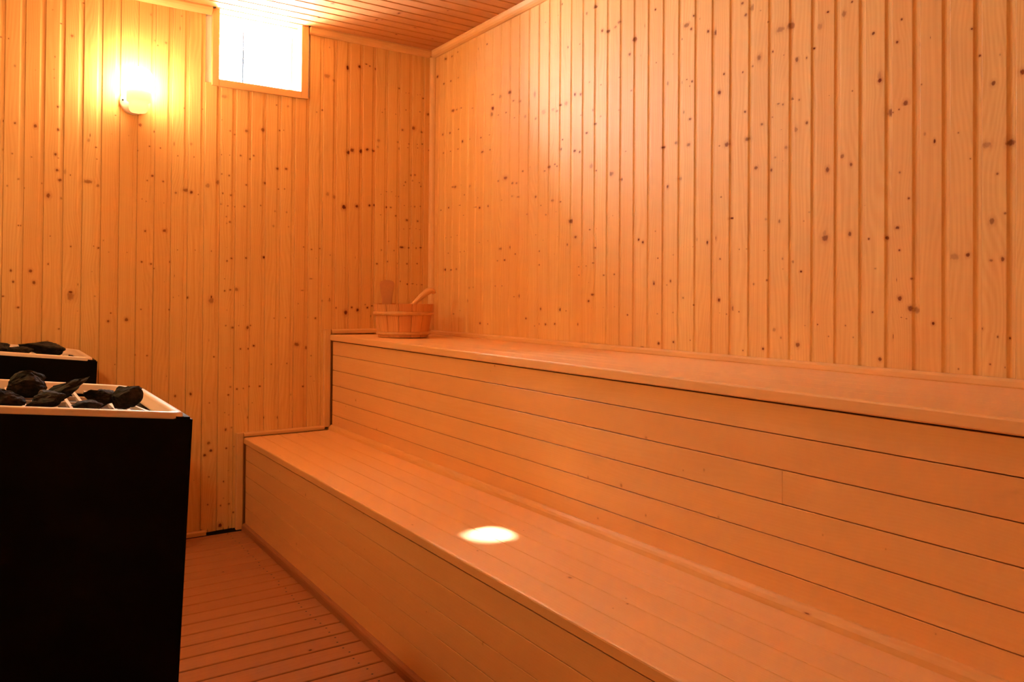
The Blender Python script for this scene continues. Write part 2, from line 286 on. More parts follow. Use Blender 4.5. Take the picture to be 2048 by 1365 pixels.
KR = parse("-128,2349,10,7,68;-198,2345,7,5,66;-459,2316,5,6,47;-543,2318,7,4,75;-259,2352,6,3,73;-114,2220,7,5,84;-189,2218,6,4,83;-266,2218,7,3,46;-43,2274,10,7,87;-211,2059,12,7,79;-252,2056,9,4,56;-294,2057,7,3,74;-410,2033,7,3,46;-594,1996,7,9,98;-588,1969,7,10,59;-593,2063,6,3,74;-662,2038,8,8,39;-741,2042,10,8,80;-776,1996,8,4,57;-827,1984,10,6,39;-715,1953,6,3,83;-649,1954,5,2,73;-785,1916,4,2,73;-944,1990,7,13,45;-953,1881,7,6,48;-871,1906,8,8,35;-1011,1899,14,12,30;-1079,1898,13,8,30;-1108,1885,7,4,57;-1129,1906,7,6,69;-1171,1905,11,9,40;-1229,1930,7,6,88;-1266,1923,6,6,77;-1323,1960,4,3,46;-1393,1934,4,2,74;-107,1952,7,5,84;-185,1947,7,5,84;-273,1951,6,3,73;-314,1882,9,7,87;-493,1872,6,3,83;-570,1873,5,2,73;-387,1882,4,2,72;-117,1852,6,4,74;-191,1850,6,3,73;-270,1850,7,3,74;-506,1800,9,5,86;-577,1800,6,3,74;-713,1648,14,8,80;-653,1641,7,4,56;-243,1658,12,6,77;-217,1661,10,5,57;-300,1662,7,3,55;-772,1617,9,5,68;-805,1613,7,4,66;-817,1549,8,4,48;-855,1661,7,4,75;-911,1673,6,3,66;-1022,1641,6,3,66;-1051,1654,8,6,69;-1096,1660,5,3,83;-1110,1650,5,3,74;-1147,1757,5,3,92;-1136,1719,9,5,69;-1230,1697,8,5,88;-1263,1688,5,5,86;-1307,1758,8,4,77;-1357,1786,7,4,77;-1345,1843,5,5,48;-1269,1837,3,2,73;-1336,1620,10,10,35;-1362,1599,5,3,75;-1452,1574,18,8,60;-1513,1546,7,5,69;-1539,1649,4,2,55;-1761,1490,5,6,90;-1818,1512,9,6,40;-1736,1634,8,4,90;-1801,1640,7,5,60;-1860,1624,8,6,60;-1837,1741,3,5,48;-1866,1712,6,4,79;-1759,1858,4,7,49;-1826,1847,4,6,69;-1850,1852,3,2,74;-1875,1840,4,4,86;-1864,1826,2,2,73;-1569,1873,4,3,56;-1501,1939,4,2,46;-1500,1813,4,2,46;-1559,2013,6,6,69;-1584,2063,9,9,80;-1393,1809,5,3,38;-2005,1429,3,2,84;-2015,1833,4,4,87;-1996,1776,7,7,90;-2029,1599,9,8,80;-1997,1599,3,2,74;-1784,1957,2,2,73;-1701,1947,2,2,91;-1181,2138,3,4,92;-1400,2146,7,6,79;-1433,2135,10,6,80;-1206,1409,14,9,80;-764,1557,15,4,39;-957,1535,6,5,76;-996,1494,4,2,73;-1079,1507,11,5,50;-1130,1497,5,3,74;-338,1608,5,3,73;-93,1551,6,3,73;-388,1647,14,7,30;-176,1557,6,4,92;-288,1560,5,2,72;-331,1505,5,2,72;-485,1529,8,6,96;-446,1536,12,3,67;-564,1530,6,5,85;-468,1580,4,2,45;-677,1548,5,2,64;-890,1464,4,2,73;-1033,1450,5,3,55;-1105,1457,4,2,36;-1239,1342,8,5,78;-1185,1313,4,5,75;-1330,1366,4,2,92;-1367,1368,3,2,82;-1359,1292,5,3,93;-1350,1232,4,2,83;-1309,1221,3,2,82;-1261,1219,4,2,65;-1263,1185,3,2,72;-1614,1310,5,5,97;-672,1320,9,6,58;-749,1323,4,7,75;-800,1290,5,3,83;-650,1264,6,3,65;-712,1265,7,4,94;-982,1295,5,3,83;-981,1235,5,3,74;-1096,1278,1,2,71;-295,1321,7,3,74;-342,1322,5,2,81;-176,1319,6,3,55;-144,1401,5,2,72;-204,1402,4,2,71;-268,1407,4,2,71;-487,1359,4,2,72;-564,1363,3,2,71;-143,1234,11,7,97;-205,1231,6,4,92;-263,1234,6,4,83;-633,1145,5,2,73;-689,1145,5,2,73;-373,1072,6,8,57;-828,1098,7,7,58;-792,1095,5,2,73;-999,1043,6,6,77;-1133,1043,7,7,79;-1179,1038,4,2,82;-1325,1080,7,5,88;-1348,1106,7,4,88;-888,999,5,4,93;-498,964,7,5,94;-568,963,4,3,82;-986,977,5,4,75;-1036,977,6,5,86;-1102,981,6,4,86;-1258,985,4,5,75;-955,967,3,2,72;-1417,1182,5,3,75;-1479,1184,4,3,75;-1555,1030,4,3,93;-1325,1154,2,1,71;-300,1022,7,3,74;-237,1004,7,3,65;-1443,1405,3,2,36;-1468,1411,3,2,36;-393,1137,7,5,38;-431,1140,5,3,46;-1331,1053,1,1,70;-1344,1053,1,1,70;-1367,1054,2,1,71;-1415,1056,2,1,71;-1482,1060,3,2,36;-855,1355,3,1,45;-1014,1341,3,2,36;-959,1368,4,2,46;-1118,1351,2,1,71;-1636,1299,5,5,97;-1701,1336,3,2,55;-1714,1238,3,2,91;-1695,1146,5,5,98;-1695,1152,6,7,40;-1777,1155,4,5,78;-1759,1141,3,2,64;-1790,1247,3,2,46;-1837,1273,1,1,45;-1859,1271,1,1,45;-1882,1271,2,1,54;-1947,1282,4,6,98;-1980,1294,5,7,100;-1895,1295,3,6,29;-2002,1225,4,3,76;-1838,1096,4,3,57;-1885,1072,2,2,82;-1998,1090,6,6,100;-2051,1063,5,8,60;-2081,1053,2,2,91;-2030,1044,2,2,82;-2001,1047,2,1,54;-1713,1038,3,2,55;-1790,1044,3,2,55;-1872,951,2,2,82;-1720,932,6,5,89;-1793,941,4,4,87;-1637,914,9,3,49;-2097,930,2,2,91;-2046,1356,7,3,98;-2081,1253,2,2,64;-2110,1253,3,2,47;-2178,1245,2,1,73;-1356,2254,8,8,80;-1302,2244,7,7,50;-1370,2223,4,2,74;-1477,2139,8,5,50;-1499,2152,8,6,60;-1695,2142,4,4,96;-1848,2041,13,8,60;-1881,2065,4,4,87;-1870,2022,5,5,79;-1946,1993,5,5,89;-1977,1981,9,10,90;-2092,1821,3,3,86;-2090,2044,5,5,80;-2103,2002,5,5,79;-1259,2130,3,2,72;-1096,2167,2,1,45;-1021,2288,3,2,72;-1112,2292,2,1,70;-1134,2333,5,4,75;-2102,1692,5,4,79;-1824,2000,4,3,66;-1907,2046,4,3,28;-1640,2098,1,6,79;-1620,1993,1,4,54;-2125,2019,10,10,50;-2189,1955,2,2,74;-2161,1999,3,2,38;-2156,1852,8,9,65;-2127,1832,5,3,59;-2203,1859,4,4,88;-2235,1919,14,8,50;-2272,1920,13,10,65;-2294,1812,6,7,70;-2328,1809,3,4,79;-2349,1831,4,3,98;-2248,1837,2,1,73;-2398,1924,4,3,98;-2372,1889,8,9,30;-2449,1904,7,9,55;-2474,1930,3,3,87;-2538,1824,4,4,90;-2557,1690,6,6,100;-2555,1702,6,11,35;-2618,1839,3,3,87;-2606,1782,4,4,90;-2629,1614,7,7,80;-2584,1598,9,10,75;-2594,1596,2,2,86;-2611,1601,2,2,84;-2664,1761,3,7,35;-2694,1770,1,3,72;-2664,1650,1,4,82;-2671,1654,2,2,75;-2705,1501,3,6,100;-2796,1764,3,3,88;-2811,1694,3,3,90;-2846,1619,5,6,80;-2764,1513,2,2,77;-2793,1444,2,2,67;-2861,1684,2,3,34;-2831,1472,11,8,45;-2882,1470,8,9,80;-2910,1631,6,7,90;-2855,1399,3,3,70;-2613,1433,3,3,69;-2398,1468,6,8,80;-2472,1473,4,6,80;-2444,1500,6,6,60;-2476,1679,2,2,75;-2403,1681,1,1,91;-2168,1640,5,4,69;-2111,1603,8,6,70;-2146,1507,7,5,70;-2199,1493,4,5,79;-2218,1529,4,3,48;-2257,1554,5,5,50;-2229,1694,5,6,60;-2245,1687,3,3,67;-2275,1695,4,9,60;-2303,1689,3,3,67;-2329,1616,5,5,80;-2291,1602,8,8,45;-2680,1524,3,5,35;-2638,1362,3,3,90;-2202,1656,3,2,56;-2240,1611,2,1,73;-2246,1515,1,1,72;-2234,1332,4,6,60;-2184,1342,4,4,34;-2391,1271,10,9,75;-2390,1286,6,8,30;-2469,1279,5,7,75;-2526,1262,3,3,87;-2575,1261,4,5,95;-2607,1287,6,4,90;-2613,1227,3,3,98;-2512,1355,3,1,66;-2311,1177,4,3,97;-2188,1153,3,3,76;-2138,1141,4,4,49;-2246,1217,3,4,48;-2278,1207,4,4,49;-2247,1186,2,2,46;-2545,1180,3,2,48;-2605,1148,1,4,73;-2645,1151,3,3,68;-2614,1099,6,6,90;-2643,1073,7,7,80;-2656,1069,8,8,50;-2537,1061,3,3,87;-2702,1036,4,4,100;-2618,1049,2,1,83;-2632,1046,2,1,83;-2787,1207,5,5,90;-2755,1204,11,8,35;-2843,1286,6,8,65;-2872,1303,3,3,70;-2867,1194,4,5,85;-2841,1192,4,3,60;-2818,1027,4,3,90;-2856,1009,2,3,79;-2880,1007,2,3,88;-2839,942,2,2,76;-2872,937,1,2,66;-2765,925,2,2,66;-2559,934,5,5,80;-2367,1022,2,2,94;-2456,1022,2,2,75;-2403,989,2,2,65;-2480,990,2,2,55;-2325,1017,2,1,73;-2300,959,7,7,75;-2241,977,3,4,58;-2215,1000,8,6,40;-2175,940,4,4,88;-2596,998,1,6,82;-2320,1326,2,2,46;-2338,1351,3,2,38;-2747,1050,1,1,73")
rng = random.Random(5)

def rand_knots(c0, c1, l0, l1, n, rmax=.009, seed=1):
    r = random.Random(seed); out = []
    for _ in range(n):
        a = .0016 + (rmax - .0016) * r.random() ** 3
        out.append((r.uniform(c0, c1), r.uniform(l0, l1), a, a * r.uniform(.9, 1.6), r.uniform(.5, .95)))
    return out

# ------------------------------------------------------------------ setting: walls
def in_board(ks, a, b): return [k for k in ks if a <= k[0] < b]
# window opening
WX0, WX1, WZ0 = -1.150, -.700, 2.060
# back wall: u = x, joints at -.056 - .0702 k
P_B = .0702
kb_all = KB + [(-1.0915, .030, .0080, .0095, 1.0), (-1.0905, .0299, .0080, .0090, 1.0)] + rand_knots(XL, -2.0, 0.05, 2.4, 60, seed=3)
wb = Boards(); k0 = -1
while -.056 - P_B * k0 > XL - P_B:
    a = -.056 - P_B * k0; k0 += 1
    pf = panel_profile(P_B)
    a2 = a + P_B
    if a2 > 0.0 + .02: pf = [(min(x, -a), n) for x, n in pf]
    ks = in_board(kb_all, a, a2); bid = rng.random() * 100
    foot = .003 + .006 * rng.random()
    if a2 <= WX0 + .02 or a >= WX1 - .02:
        wb.board(pf, (a, 0, 0), (1, 0, 0), (0, -1, 0), (0, 0, 1), foot, H, bid, ks, a_off=a)
    else:
        wb.board(pf, (a, 0, 0), (1, 0, 0), (0, -1, 0), (0, 0, 1), foot, WZ0 + .01, bid, ks, a_off=a)
# masonry behind the boards, with the window opening through it
YO = .305
wb.box((XL - .2, .0105, -.1), (WX0, YO, H + .3), mat=1)
wb.box((WX1, .0105, -.1), (.2, YO, H + .3), mat=1)
wb.box((WX0, .0105, -.1), (WX1, YO, WZ0 + .02), mat=1)
wb.box((WX0, .02, H + .012), (WX1, YO, H + .3), mat=1)
wb.box((XL, .0070, -.03), (-.90, .0100, .06), mat=2)
tag(wb.build('wall_back', [M_WALL, M_PLAST, M_DARK]), kind='structure')

# right wall: u = -y, joints at y = -2.894 + .0762 k
P_R = .0762
wr = Boards(); u = 2.894 - P_R * 38
kr_all = [(-k[0],) + k[1:] for k in KR] + rand_knots(3.0, 4.3, .9, 2.4, 40, seed=8)
while u < -YF:
    pf = panel_profile(P_R)
    if u < 0: pf = [(max(x, -u), n) for x, n in pf]
    wr.board(pf, (0, -u, 0), (0, -1, 0), (-1, 0, 0), (0, 0, 1), 0.0, H, rng.random() * 100, in_board(kr_all, u, u + P_R), a_off=u)
    u += P_R
wr.box((.0115, YF - .2, -.1), (.2, .0105, H + .3), mat=1)
tag(wr.build('wall_right', [M_WALL, M_PLAST]), kind='structure')

# left wall and the wall behind the camera
wl = Boards(); u = 0
lk = rand_knots(0, 4.4, .05, 2.4, 120, seed=21)
while u < -YF:
    wl.board(panel_profile(P_R), (XL, -u, 0), (0, -1, 0), (1, 0, 0), (0, 0, 1), 0.0, H, rng.random() * 100, in_board(lk, u, u + P_R), a_off=u)
    u += P_R
wl.box((XL - .2, YF - .2, -.1), (XL - .0065, .0105, H + .3), mat=1)
tag(wl.build('wall_left', [M_WALL, M_PLAST], flip=False), kind='structure')
wf = Boards(); u = 0
fk = rand_knots(0, 2.7, .05, 2.4, 80, seed=22)
while u < -XL:
    wf.board(panel_profile(P_R), (-u, YF, 0), (-1, 0, 0), (0, 1, 0), (0, 0, 1), 0.0, H, rng.random() * 100, in_board(fk, u, u + P_R), a_off=u)
    u += P_R
wf.box((XL - .2, YF - .2, -.1), (.2, YF - .0115, H + .3), mat=1)
tag(wf.build('wall_front', [M_WALL, M_PLAST]), kind='structure')

# ceiling boards run across the room; joints at y = -.0745 k
P_C = .0745
cl = Boards()
ck = [(.16, -.30, .005, .006, .9), (.30, -.47, .008, .006, .8), (.44, -.42, .011, .006, .9), (.55, -.30, .004, .004, .8), (.38, -.72, .010, .008, .7), (.60, -.25, .004, .004, .9)] + rand_knots(0, 4.3, XL, 0, 130, .008, seed=31)
for k in range(-2, 60):
    u = .030 + P_C * k
    if u > -YF: break
    x0, x1 = (XL, 0) if u > -.03 else (WX0 + .01, WX1 - .005)
    pf = [(0, -.010), (.0012, -.010), (.0018, -.0015), (.0035, 0), (P_C - .0110, 0), (P_C - .0090, -.0012), (P_C - .0080, -.004), (P_C, -.0045), (P_C, -.010)]
    cl.board(pf, (0, -u, H), (0, -1, 0), (0, 0, -1), (1, 0, 0), x0, x1, rng.random() * 100, in_board(ck, u, u + P_C), a_off=u)
cl.box((XL - .2, YF - .2, H + .0105), (.2, .02, H + .3), mat=1)
tag(cl.build('ceiling', [M_CEIL, M_PLAST]), kind='structure')

# floor: slatted duckboard over a dark subfloor, nailed near the bench; joints at y = -.158 - .0842 k
P_F = .0842
fl = Boards()
fk = rand_knots(0, 4.3, -2.5, -1.05, 30, .006, seed=41)
for k in range(-1, 60):
    u = .158 + P_F * k - P_F
    if u > -YF: break
    gap = .0045 + .002 * rng.random(); u0 = max(u, .030)
    if u + P_F - u0 < .03: continue
    fl.board(slat(P_F - gap - (u0 - u), .022, .003), (0, -u0, 0), (0, -1, 0), (0, 0, 1), (1, 0, 0), XL + .012, -.92, rng.random() * 100, in_board(fk, u, u + P_F), a_off=u, closed=True, caps=True)
    for q, uu in enumerate((u0 + .022, u + P_F - gap - .020)):      # nail heads, two to a slat
        for xn in (-1.066 + .006 * rng.uniform(-1, 1), -1.95 + .006 * rng.uniform(-1, 1)):
            c = Vector((xn, -uu, .0004)); b = len(fl.v)
            for i in range(8):
                fl.v.append(c + Vector((math.cos(i * math.pi / 4) * .0034, math.sin(i * math.pi / 4) * .0034, .0005))); fl.uvw.append((0, 0, 0))
            fl.f.append(tuple(range(b, b + 8))); fl.bid.append(0.); fl.k.append([(FAR, ONE), (FAR, ONE)]); fl.mi.append(2)
fl.box((XL - .2, YF - .2, -.2), (.2, .011, -.03), mat=1)
tag(fl.build('floor', [M_FLOOR, M_DARK, M_NAIL]), kind='structure')

# ------------------------------------------------------------------ trims
tn = [0]
def trim(prof, O, A, Nn, D, l0, l1, knots=(), mat=None, closed=True):
    tn[0] += 1
    b = Boards(); b.board(prof, O, A, Nn, D, l0, l1, rng.random() * 100, knots, closed=closed, caps=True)
    o = b.build('trim_%d' % tn[0], mat or M_TRIM)
    fix_normals(o); return tag(o, kind='structure')
def fix_normals(o):
    bm = bmesh.new(); bm.from_mesh(o.data); bmesh.ops.recalc_face_normals(bm, faces=bm.faces); bm.to_mesh(o.data); bm.free()
def cove(r, n=5):   # flat-backed moulding with a rounded face, from wall (a) to ceiling (n)
    return [(0, 0), (r, 0), (r * .98, r * .22), (r * .80, r * .55), (r * .55, r * .80), (r * .22, r * .98), (0, r)]
# ceiling moulding, right wall
trim(cove(.032), (0, 0, H), (-1, 0, 0), (0, 0, -1), (0, -1, 0), .0, -YF)
# ceiling moulding, back wall, both sides of the window
trim(cove(.032), (0, 0, H), (0, -1, 0), (0, 0, -1), (1, 0, 0), -.694, -.030, [(-.60, -.30, .006, .006, .6)])
trim(cove(.032), (0, 0, H), (0, -1, 0), (0, 0, -1), (1, 0, 0), XL, WX0 - .006)
# corner moulding back / right
trim(cove(.024), (0, 0, 0), (-1, 0, 0), (0, -1, 0), (0, 0, 1), .90, H - .03)
# skirting along the upper bench (back wall and right wall)
trim([(0, 0), (.018, 0), (.020, .004), (.020, .016), (.013, .022), (0, .022)], (0, 0, .9030), (0, -1, 0), (0, 0, 1), (1, 0, 0), -.568, -.02)
trim([(0, 0), (.018, 0), (.020, .004), (.020, .016), (.013, .022), (0, .022)], (0, 0, .8905), (-1, 0, 0), (0, 0, 1), (0, -1, 0), .02, -YF)
# upright moulding on the back wall at the end of the upper bench
trim([(0, 0), (.034, 0), (.037, .004), (.034, .016), (.030, .020), (.004, .020), (0, .016)], (-.606, 0, 0), (1, 0, 0), (0, -1, 0), (0, 0, 1), .430, .9250)
# skirting on the back wall above the lower bench, and its upright at the end
trim([(0, 0), (.018, 0), (.020, .004), (.020, .014), (.013, .020), (0, .020)], (0, 0, .4292), (0, -1, 0), (0, 0, 1), (1, 0, 0), -.992, -.585, [(-.62, -.62, .003, .003, .9)])
trim([(0, 0), (.030, 0), (.032, .004), (.030, .018), (.026, .020), (.004, .020), (0, .016)], (-1.024, 0, 0), (1, 0, 0), (0, -1, 0), (0, 0, 1), .002, .449)
# loose end of skirting at the foot of the back wall
trim([(0, 0), (.022, 0), (.022, .016), (.018, .020), (0, .020)], (0, -.004, .0012), (0, -1, 0), (0, 0, 1), (1, 0, 0), -2.4, -1.158)

# ------------------------------------------------------------------ window
b = Boards()
cas = [(0, -.02), (0, .008), (.002, .010), (.030, .010), (.032, .008), (.032, -.02)]
# casing: left, right, bottom (face boards), and the wooden lining of the reveal
b.board([(0, -.012), (0, .010), (.002, .012), (.030, .012), (.032, .010), (.032, -.012)], (-1.152, 0, 0), (1, 0, 0), (0, -1, 0), (0, 0, 1), 2.058, H, 3.3, closed=True, caps=True)
b.board([(0, -.012), (0, .010), (.002, .012), (.034, .012), (.036, .010), (.036, -.012)], (-.735, 0, 0), (1, 0, 0), (0, -1, 0), (0, 0, 1), 2.058, H, 7.1, closed=True, caps=True)
b.board([(0, -.012), (0, .010), (.002, .012), (.032, .012), (.034, .010), (.034, -.012)], (0, 0, 2.056), (0, 0, 1), (0, -1, 0), (1, 0, 0), -1.120, -.735, 5.2, closed=True, caps=True)
b.box((-1.150, .012, 2.060), (-1.120, .135, H), 4.4)
b.box((-.735, .012, 2.060), (-.702, .135, H), 8.8)
b.box((-1.120, .012, 2.060), (-.735, .135, 2.088), 6.3)
wf_ = b.build('window_1', M_TRIM); fix_normals(wf_); tag(wf_, kind='structure')
# sash
b = Boards()
b.box((-1.120, .135, 2.088), (-1.100, .165, H - .001), 1.)
b.box((-.750, .135, 2.088), (-.735, .165, H - .001), 1.)
b.box((-1.100, .135, 2.088), (-.750, .165, 2.096), 1.)
s_ = b.build('window_sash', M_PLAST, wf_); fix_normals(s_)
b = Boards(); b.box((-1.100, .148, 2.096), (-.750, .152, H - .002), 0.)
b.build('pane', M_GLASS, s_)
# iron grille outside
def bar(name, a, c, r, parent, mat):
    bm = bmesh.new(); a, c = Vector(a), Vector(c); d = c - a
    bmesh.ops.create_cone(bm, cap_ends=True, segments=12, radius1=r, radius2=r, depth=d.length, matrix=Matrix.Translation((a + c) / 2) @ d.to_track_quat('Z', 'Y').to_matrix().to_4x4())
    me = bpy.data.meshes.new(name); bm.to_mesh(me); bm.free(); me.materials.append(mat)
    o = bpy.data.objects.new(name, me); col.objects.link(o)
    if parent: o.parent = parent
    return o
g = bar('window_grille', (-.9495, .235, 2.07), (-.9495, .235, 2.455), .0050, None, M_IRON)
tag(g, 'dark iron bar cross outside the small white window', 'window bars')
bar('cross_bar', (-1.15, .235, 2.268), (-.70, .235, 2.270), .0022, g, M_IRON)

# ------------------------------------------------------------------ benches
Y0 = -.030; Y1 = YF + .03
BL = -Y0
def seat(parent, name, xs, z, slope, th, nose_over, seed, y0=Y0):
    """xs: joints from the front edge to the back"""
    b = Boards(); kn = rand_knots(-xs[-1], -xs[0], .05, 4.2, 16, .005, seed)
    for i, (a, c) in enumerate(zip(xs, xs[1:])):
        zz = z - slope * (a - xs[0]); wd = c - a
        if i == 0:   # nosing board with a rounded front edge
            pf = [(.003, -th), (0, -th + .003), (0, -.0055), (.0010, -.0022), (.0030, -.0006), (.0060, 0), (wd - .0015, 0), (wd - .0011, -.0004), (wd - .0011, -th)]
        else:
            pf = [(.0011, -th), (.0011, -.0004), (.0015, 0), (wd - .0015, 0), (wd - .0011, -.0004), (wd - .0011, -th)]
        b.board(pf, (a, 0, zz), (1, 0, -slope), (slope, 0, 1), (0, -1, 0), -y0, -Y1, rng.random() * 100, [(k[0] * -1, k[1], k[2], k[3], k[4] * .7) for k in kn if a < -k[0] < c], closed=True, caps=True, a_off=a)
    o = b.build(name, M_SEAT, parent); fix_normals(o); return o
def front(parent, name, x, zs, seed, joints={}, dirn=-1, y0=Y0):
    b = Boards(); kn = rand_knots(zs[-1], zs[0], .05, 4.2, 26, .006, seed)
    for i, (zt, zb) in enumerate(zip(zs, zs[1:])):
        h = zt - zb
        pf = [(0, -.014), (0, -.0006), (.0005, 0), (h - .0030, 0), (h - .0025, -.0005), (h - .0024, -.0012), (h - .0024, -.014)]
        segs = [-y0] + joints.get(i, []) + [-Y1]
        for s0, s1 in zip(segs, segs[1:]):
            b.board(pf, (x, 0, zb), (0, 0, 1), (dirn, 0, 0), (0, -1, 0), s0, s1 - .0008, rng.random() * 100, [(k[0], k[1], k[2], k[3] * .8, k[4] * .55) for k in kn if zb < k[0] < zt] + [q for q in EXK.get((name, i), [])], closed=True, caps=True, a_off=zb)
    # carcass behind the boards
    b.box((x + .015, Y1, zs[-1] - .002), (x + .05, y0 - .02, zs[0] - .004), mat=1)
    o = b.build(name, [M_SEAT, M_DARK], parent); fix_normals(o); return o
EXK = {('upper_front', 3): [(.61, 2.76, .008, .012, .9)], ('upper_front', 5): [(.47, 1.52, .004, .004, .5)]}

lower = bpy.data.objects.new('lower_bench', None); col.objects.link(lower); lower.location = (-.79, -2.2, 0)
tag(lower, 'lower step of the pine sauna bench with a bright sun patch on it', 'bench')
seat(lower, 'seat', [-.9955, -.9160, -.8330, -.7500, -.6720, -.5700], .4287, 0, .0285, .01, 51)
front(lower, 'front_panel', -.986, [.3960, .326, .2515, .178, .105, .012], 52)
b = Boards(); b.board([(0, 0), (0, .031), (-.008, .030), (-.0135, .026), (-.016, .019), (-.017, 0)], (-.986, 0, .001), (1, 0, 0), (0, 0, 1), (0, -1, 0), -Y0 + .002, -Y1, 3.0, closed=True, caps=True)
o = b.build('kick_moulding', M_FLOOR, lower); fix_normals(o)

upper = bpy.data.objects.new('upper_bench', None); col.objects.link(upper); upper.location = (-.29, -2.2, 0)
tag(upper, 'upper tier of the pine sauna bench with a wooden pail on it', 'bench')
seat(upper, 'seat', [-.5795, -.470, -.378, -.286, -.194, -.102, -.014], .900, .016, .0290, .012, 61, y0=-.024)
front(upper, 'front_panel', -.567, [.8684, .8010, .7255, .6510, .5770, .5045, .4295], 62, {1: [.8812], 2: [2.677]})
b = Boards(); b.board([(0, 0), (0, .0255), (-.006, .0245), (-.0125, .019), (-.017, .012), (-.0195, 0)], (-.567, 0, .4290), (1, 0, 0), (0, 0, 1), (0, -1, 0), -Y0, -Y1, 6.0, [(-.005, 2.75, .002, .006, .8)], closed=True, caps=True)
o = b.build('base_moulding', M_TRIM, upper); fix_normals(o)

# ------------------------------------------------------------------ wall lamp
def lathe(name, prof, mat, parent=None, loc=(0, 0, 0), seg=40, rot=None, smooth=True):
    bm = bmesh.new(); rings = []
    for r, z in prof:
        if r < 1e-5: rings.append([bm.verts.new((0, 0, z))])
        else: rings.append([bm.verts.new((r * math.cos(i * math.tau / seg), r * math.sin(i * math.tau / seg), z)) for i in range(seg)])
    for a, c in zip(rings, rings[1:]):
        for i in range(seg):
            j = (i + 1) % seg
            q = [a[i % len(a)], a[j % len(a)], c[j % len(c)], c[i % len(c)]]
            q2 = []
            for x in q:
                if x not in q2: q2.append(x)
            if len(q2) > 2: bm.faces.new(q2)
    if rot: bmesh.ops.transform(bm, matrix=rot, verts=bm.verts)
    bmesh.ops.recalc_face_normals(bm, faces=bm.faces)
    if smooth:
        for f in bm.faces: f.smooth = True
    me = bpy.data.meshes.new(name); bm.to_mesh(me); bm.free(); me.materials.append(mat)
    o = bpy.data.objects.new(name, me); col.objects.link(o); o.location = loc
    if parent: o.parent = parent
    return o
LX, LY, LZ = -1.469, -.080, 1.940
lamp = bpy.data.objects.new('wall_lamp', None); col.objects.link(lamp); lamp.location = (LX, 0, LZ)
tag(lamp, 'glowing frosted globe wall lamp in a cream ceramic holder on the back wall', 'lamp')
lathe('holder', [(0, -.066), (.030, -.066), (.036, -.058), (.0375, -.050), (.0375, -.021), (.046, -.020), (.0475, -.016), (.0475, .018), (.046, .022)], M_HOLD, lamp, (0, LY, 0))
lathe('globe', [(0, -.050), (.026, -.048), (.030, -.020), (.036, .010), (.043, .024), (.049, .032), (.055, .050), (.056, .078), (.053, .098), (.044, .114), (.028, .124), (0, .128)], M_GLOBE, lamp, (0, LY, 0))
rx = Matrix.Rotation(math.radians(90), 4, 'X')
lathe('back_plate', [(0, 0), (.052, 0), (.054, .003), (.054, .008), (.048, .014), (0, .015)], M_CER, lamp, (-.010, .001, -.010), rot=rx)
lathe('arm', [(0, 0), (.026, 0), (.026, .050), (0, .050)], M_CER, lamp, (-.004, 0, -.030), rot=rx, seg=20)
o = lathe('screw', [(0, 0), (.004, 0), (.004, .003), (0, .0035)], M_IRON, lamp, (-.052, -.013, -.006), rot=rx, seg=10)

# its dimmer twin on the left wall, outside the picture (it throws the pail's shadow on the right wall)
def copy_thing(root, loc, rz, label):
    r = root.copy(); col.objects.link(r); r.location = loc; r.rotation_euler = (0, 0, rz); r['label'] = label
    for ch in list(root.children):
        c = ch.copy(); col.objects.link(c); c.parent = r
        if c.name.startswith('globe'):
            c.data = c.data.copy(); c.data.materials[0] = globe_mat(2.7, (1.0, .79, .40, 1))
    return r
copy_thing(lamp, (XL, -1.60, 1.75), math.radians(90), 'second globe wall lamp on the left wall, outside the picture')

# ------------------------------------------------------------------ pail
PX, PY, PZ = -.340, -.350, .8965
pail = bpy.data.objects.new('sauna_pail', None); col.objects.link(pail); pail.location = (PX, PY, PZ)
tag(pail, 'round wooden stave pail with two hoops standing on the upper bench', 'pail')
PH = .160; RB, RT = .118, .143
def prad(z): return RB + (RT - RB) * (z / PH)
NS = 14
b = Boards(); th = .013
cam_ang = math.atan2(-3.769 - PY, -2.011 - PX)
EAR = math.radians(176)
for i in range(NS):
    a0 = i * math.tau / NS + .06; a1 = (i + 1) * math.tau / NS + .06; bid = rng.random() * 100; base = len(b.v)
    sub = 4
    zt = PH + .0015 * rng.uniform(-1, 1)
    rows = []
    for z in (.004, zt * .33, zt * .66, zt):
        for q in range(sub + 1):
            t_ = a0 + .008 + (a1 - a0 - .016) * q / sub
            rr = prad(z) - (.0012 if q in (0, sub) else 0)
            b.v.append(Vector((rr * math.cos(t_), rr * math.sin(t_), z))); b.uvw.append((t_ * .13, z, 0))
        for q in range(sub, -1, -1):
            t_ = a0 + .008 + (a1 - a0 - .016) * q / sub
            rr = prad(z) - th
            b.v.append(Vector((rr * math.cos(t_), rr * math.sin(t_), z))); b.uvw.append((t_ * .13, z, 0))
    n = 2 * (sub + 1)
    def ff(q):
        b.f.append(tuple(q)); b.bid.append(bid); b.k.append([(FAR, ONE), (FAR, ONE)]); b.mi.append(0)
    for r in range(3):
        for q in range(n):
            q2 = (q + 1) % n
            ff((base + r * n + q, base + r * n + q2, base + (r + 1) * n + q2, base + (r + 1) * n + q))
    for r in (0, 3):
        for q in range(sub):
            o0 = base + r * n + q; i0 = base + r * n + (n - 1 - q)
            ff((o0, o0 + 1, i0 - 1, i0))
o = b.build('staves', M_PAIL); o.parent = pail; o.location = (0, 0, 0); fix_normals(o)
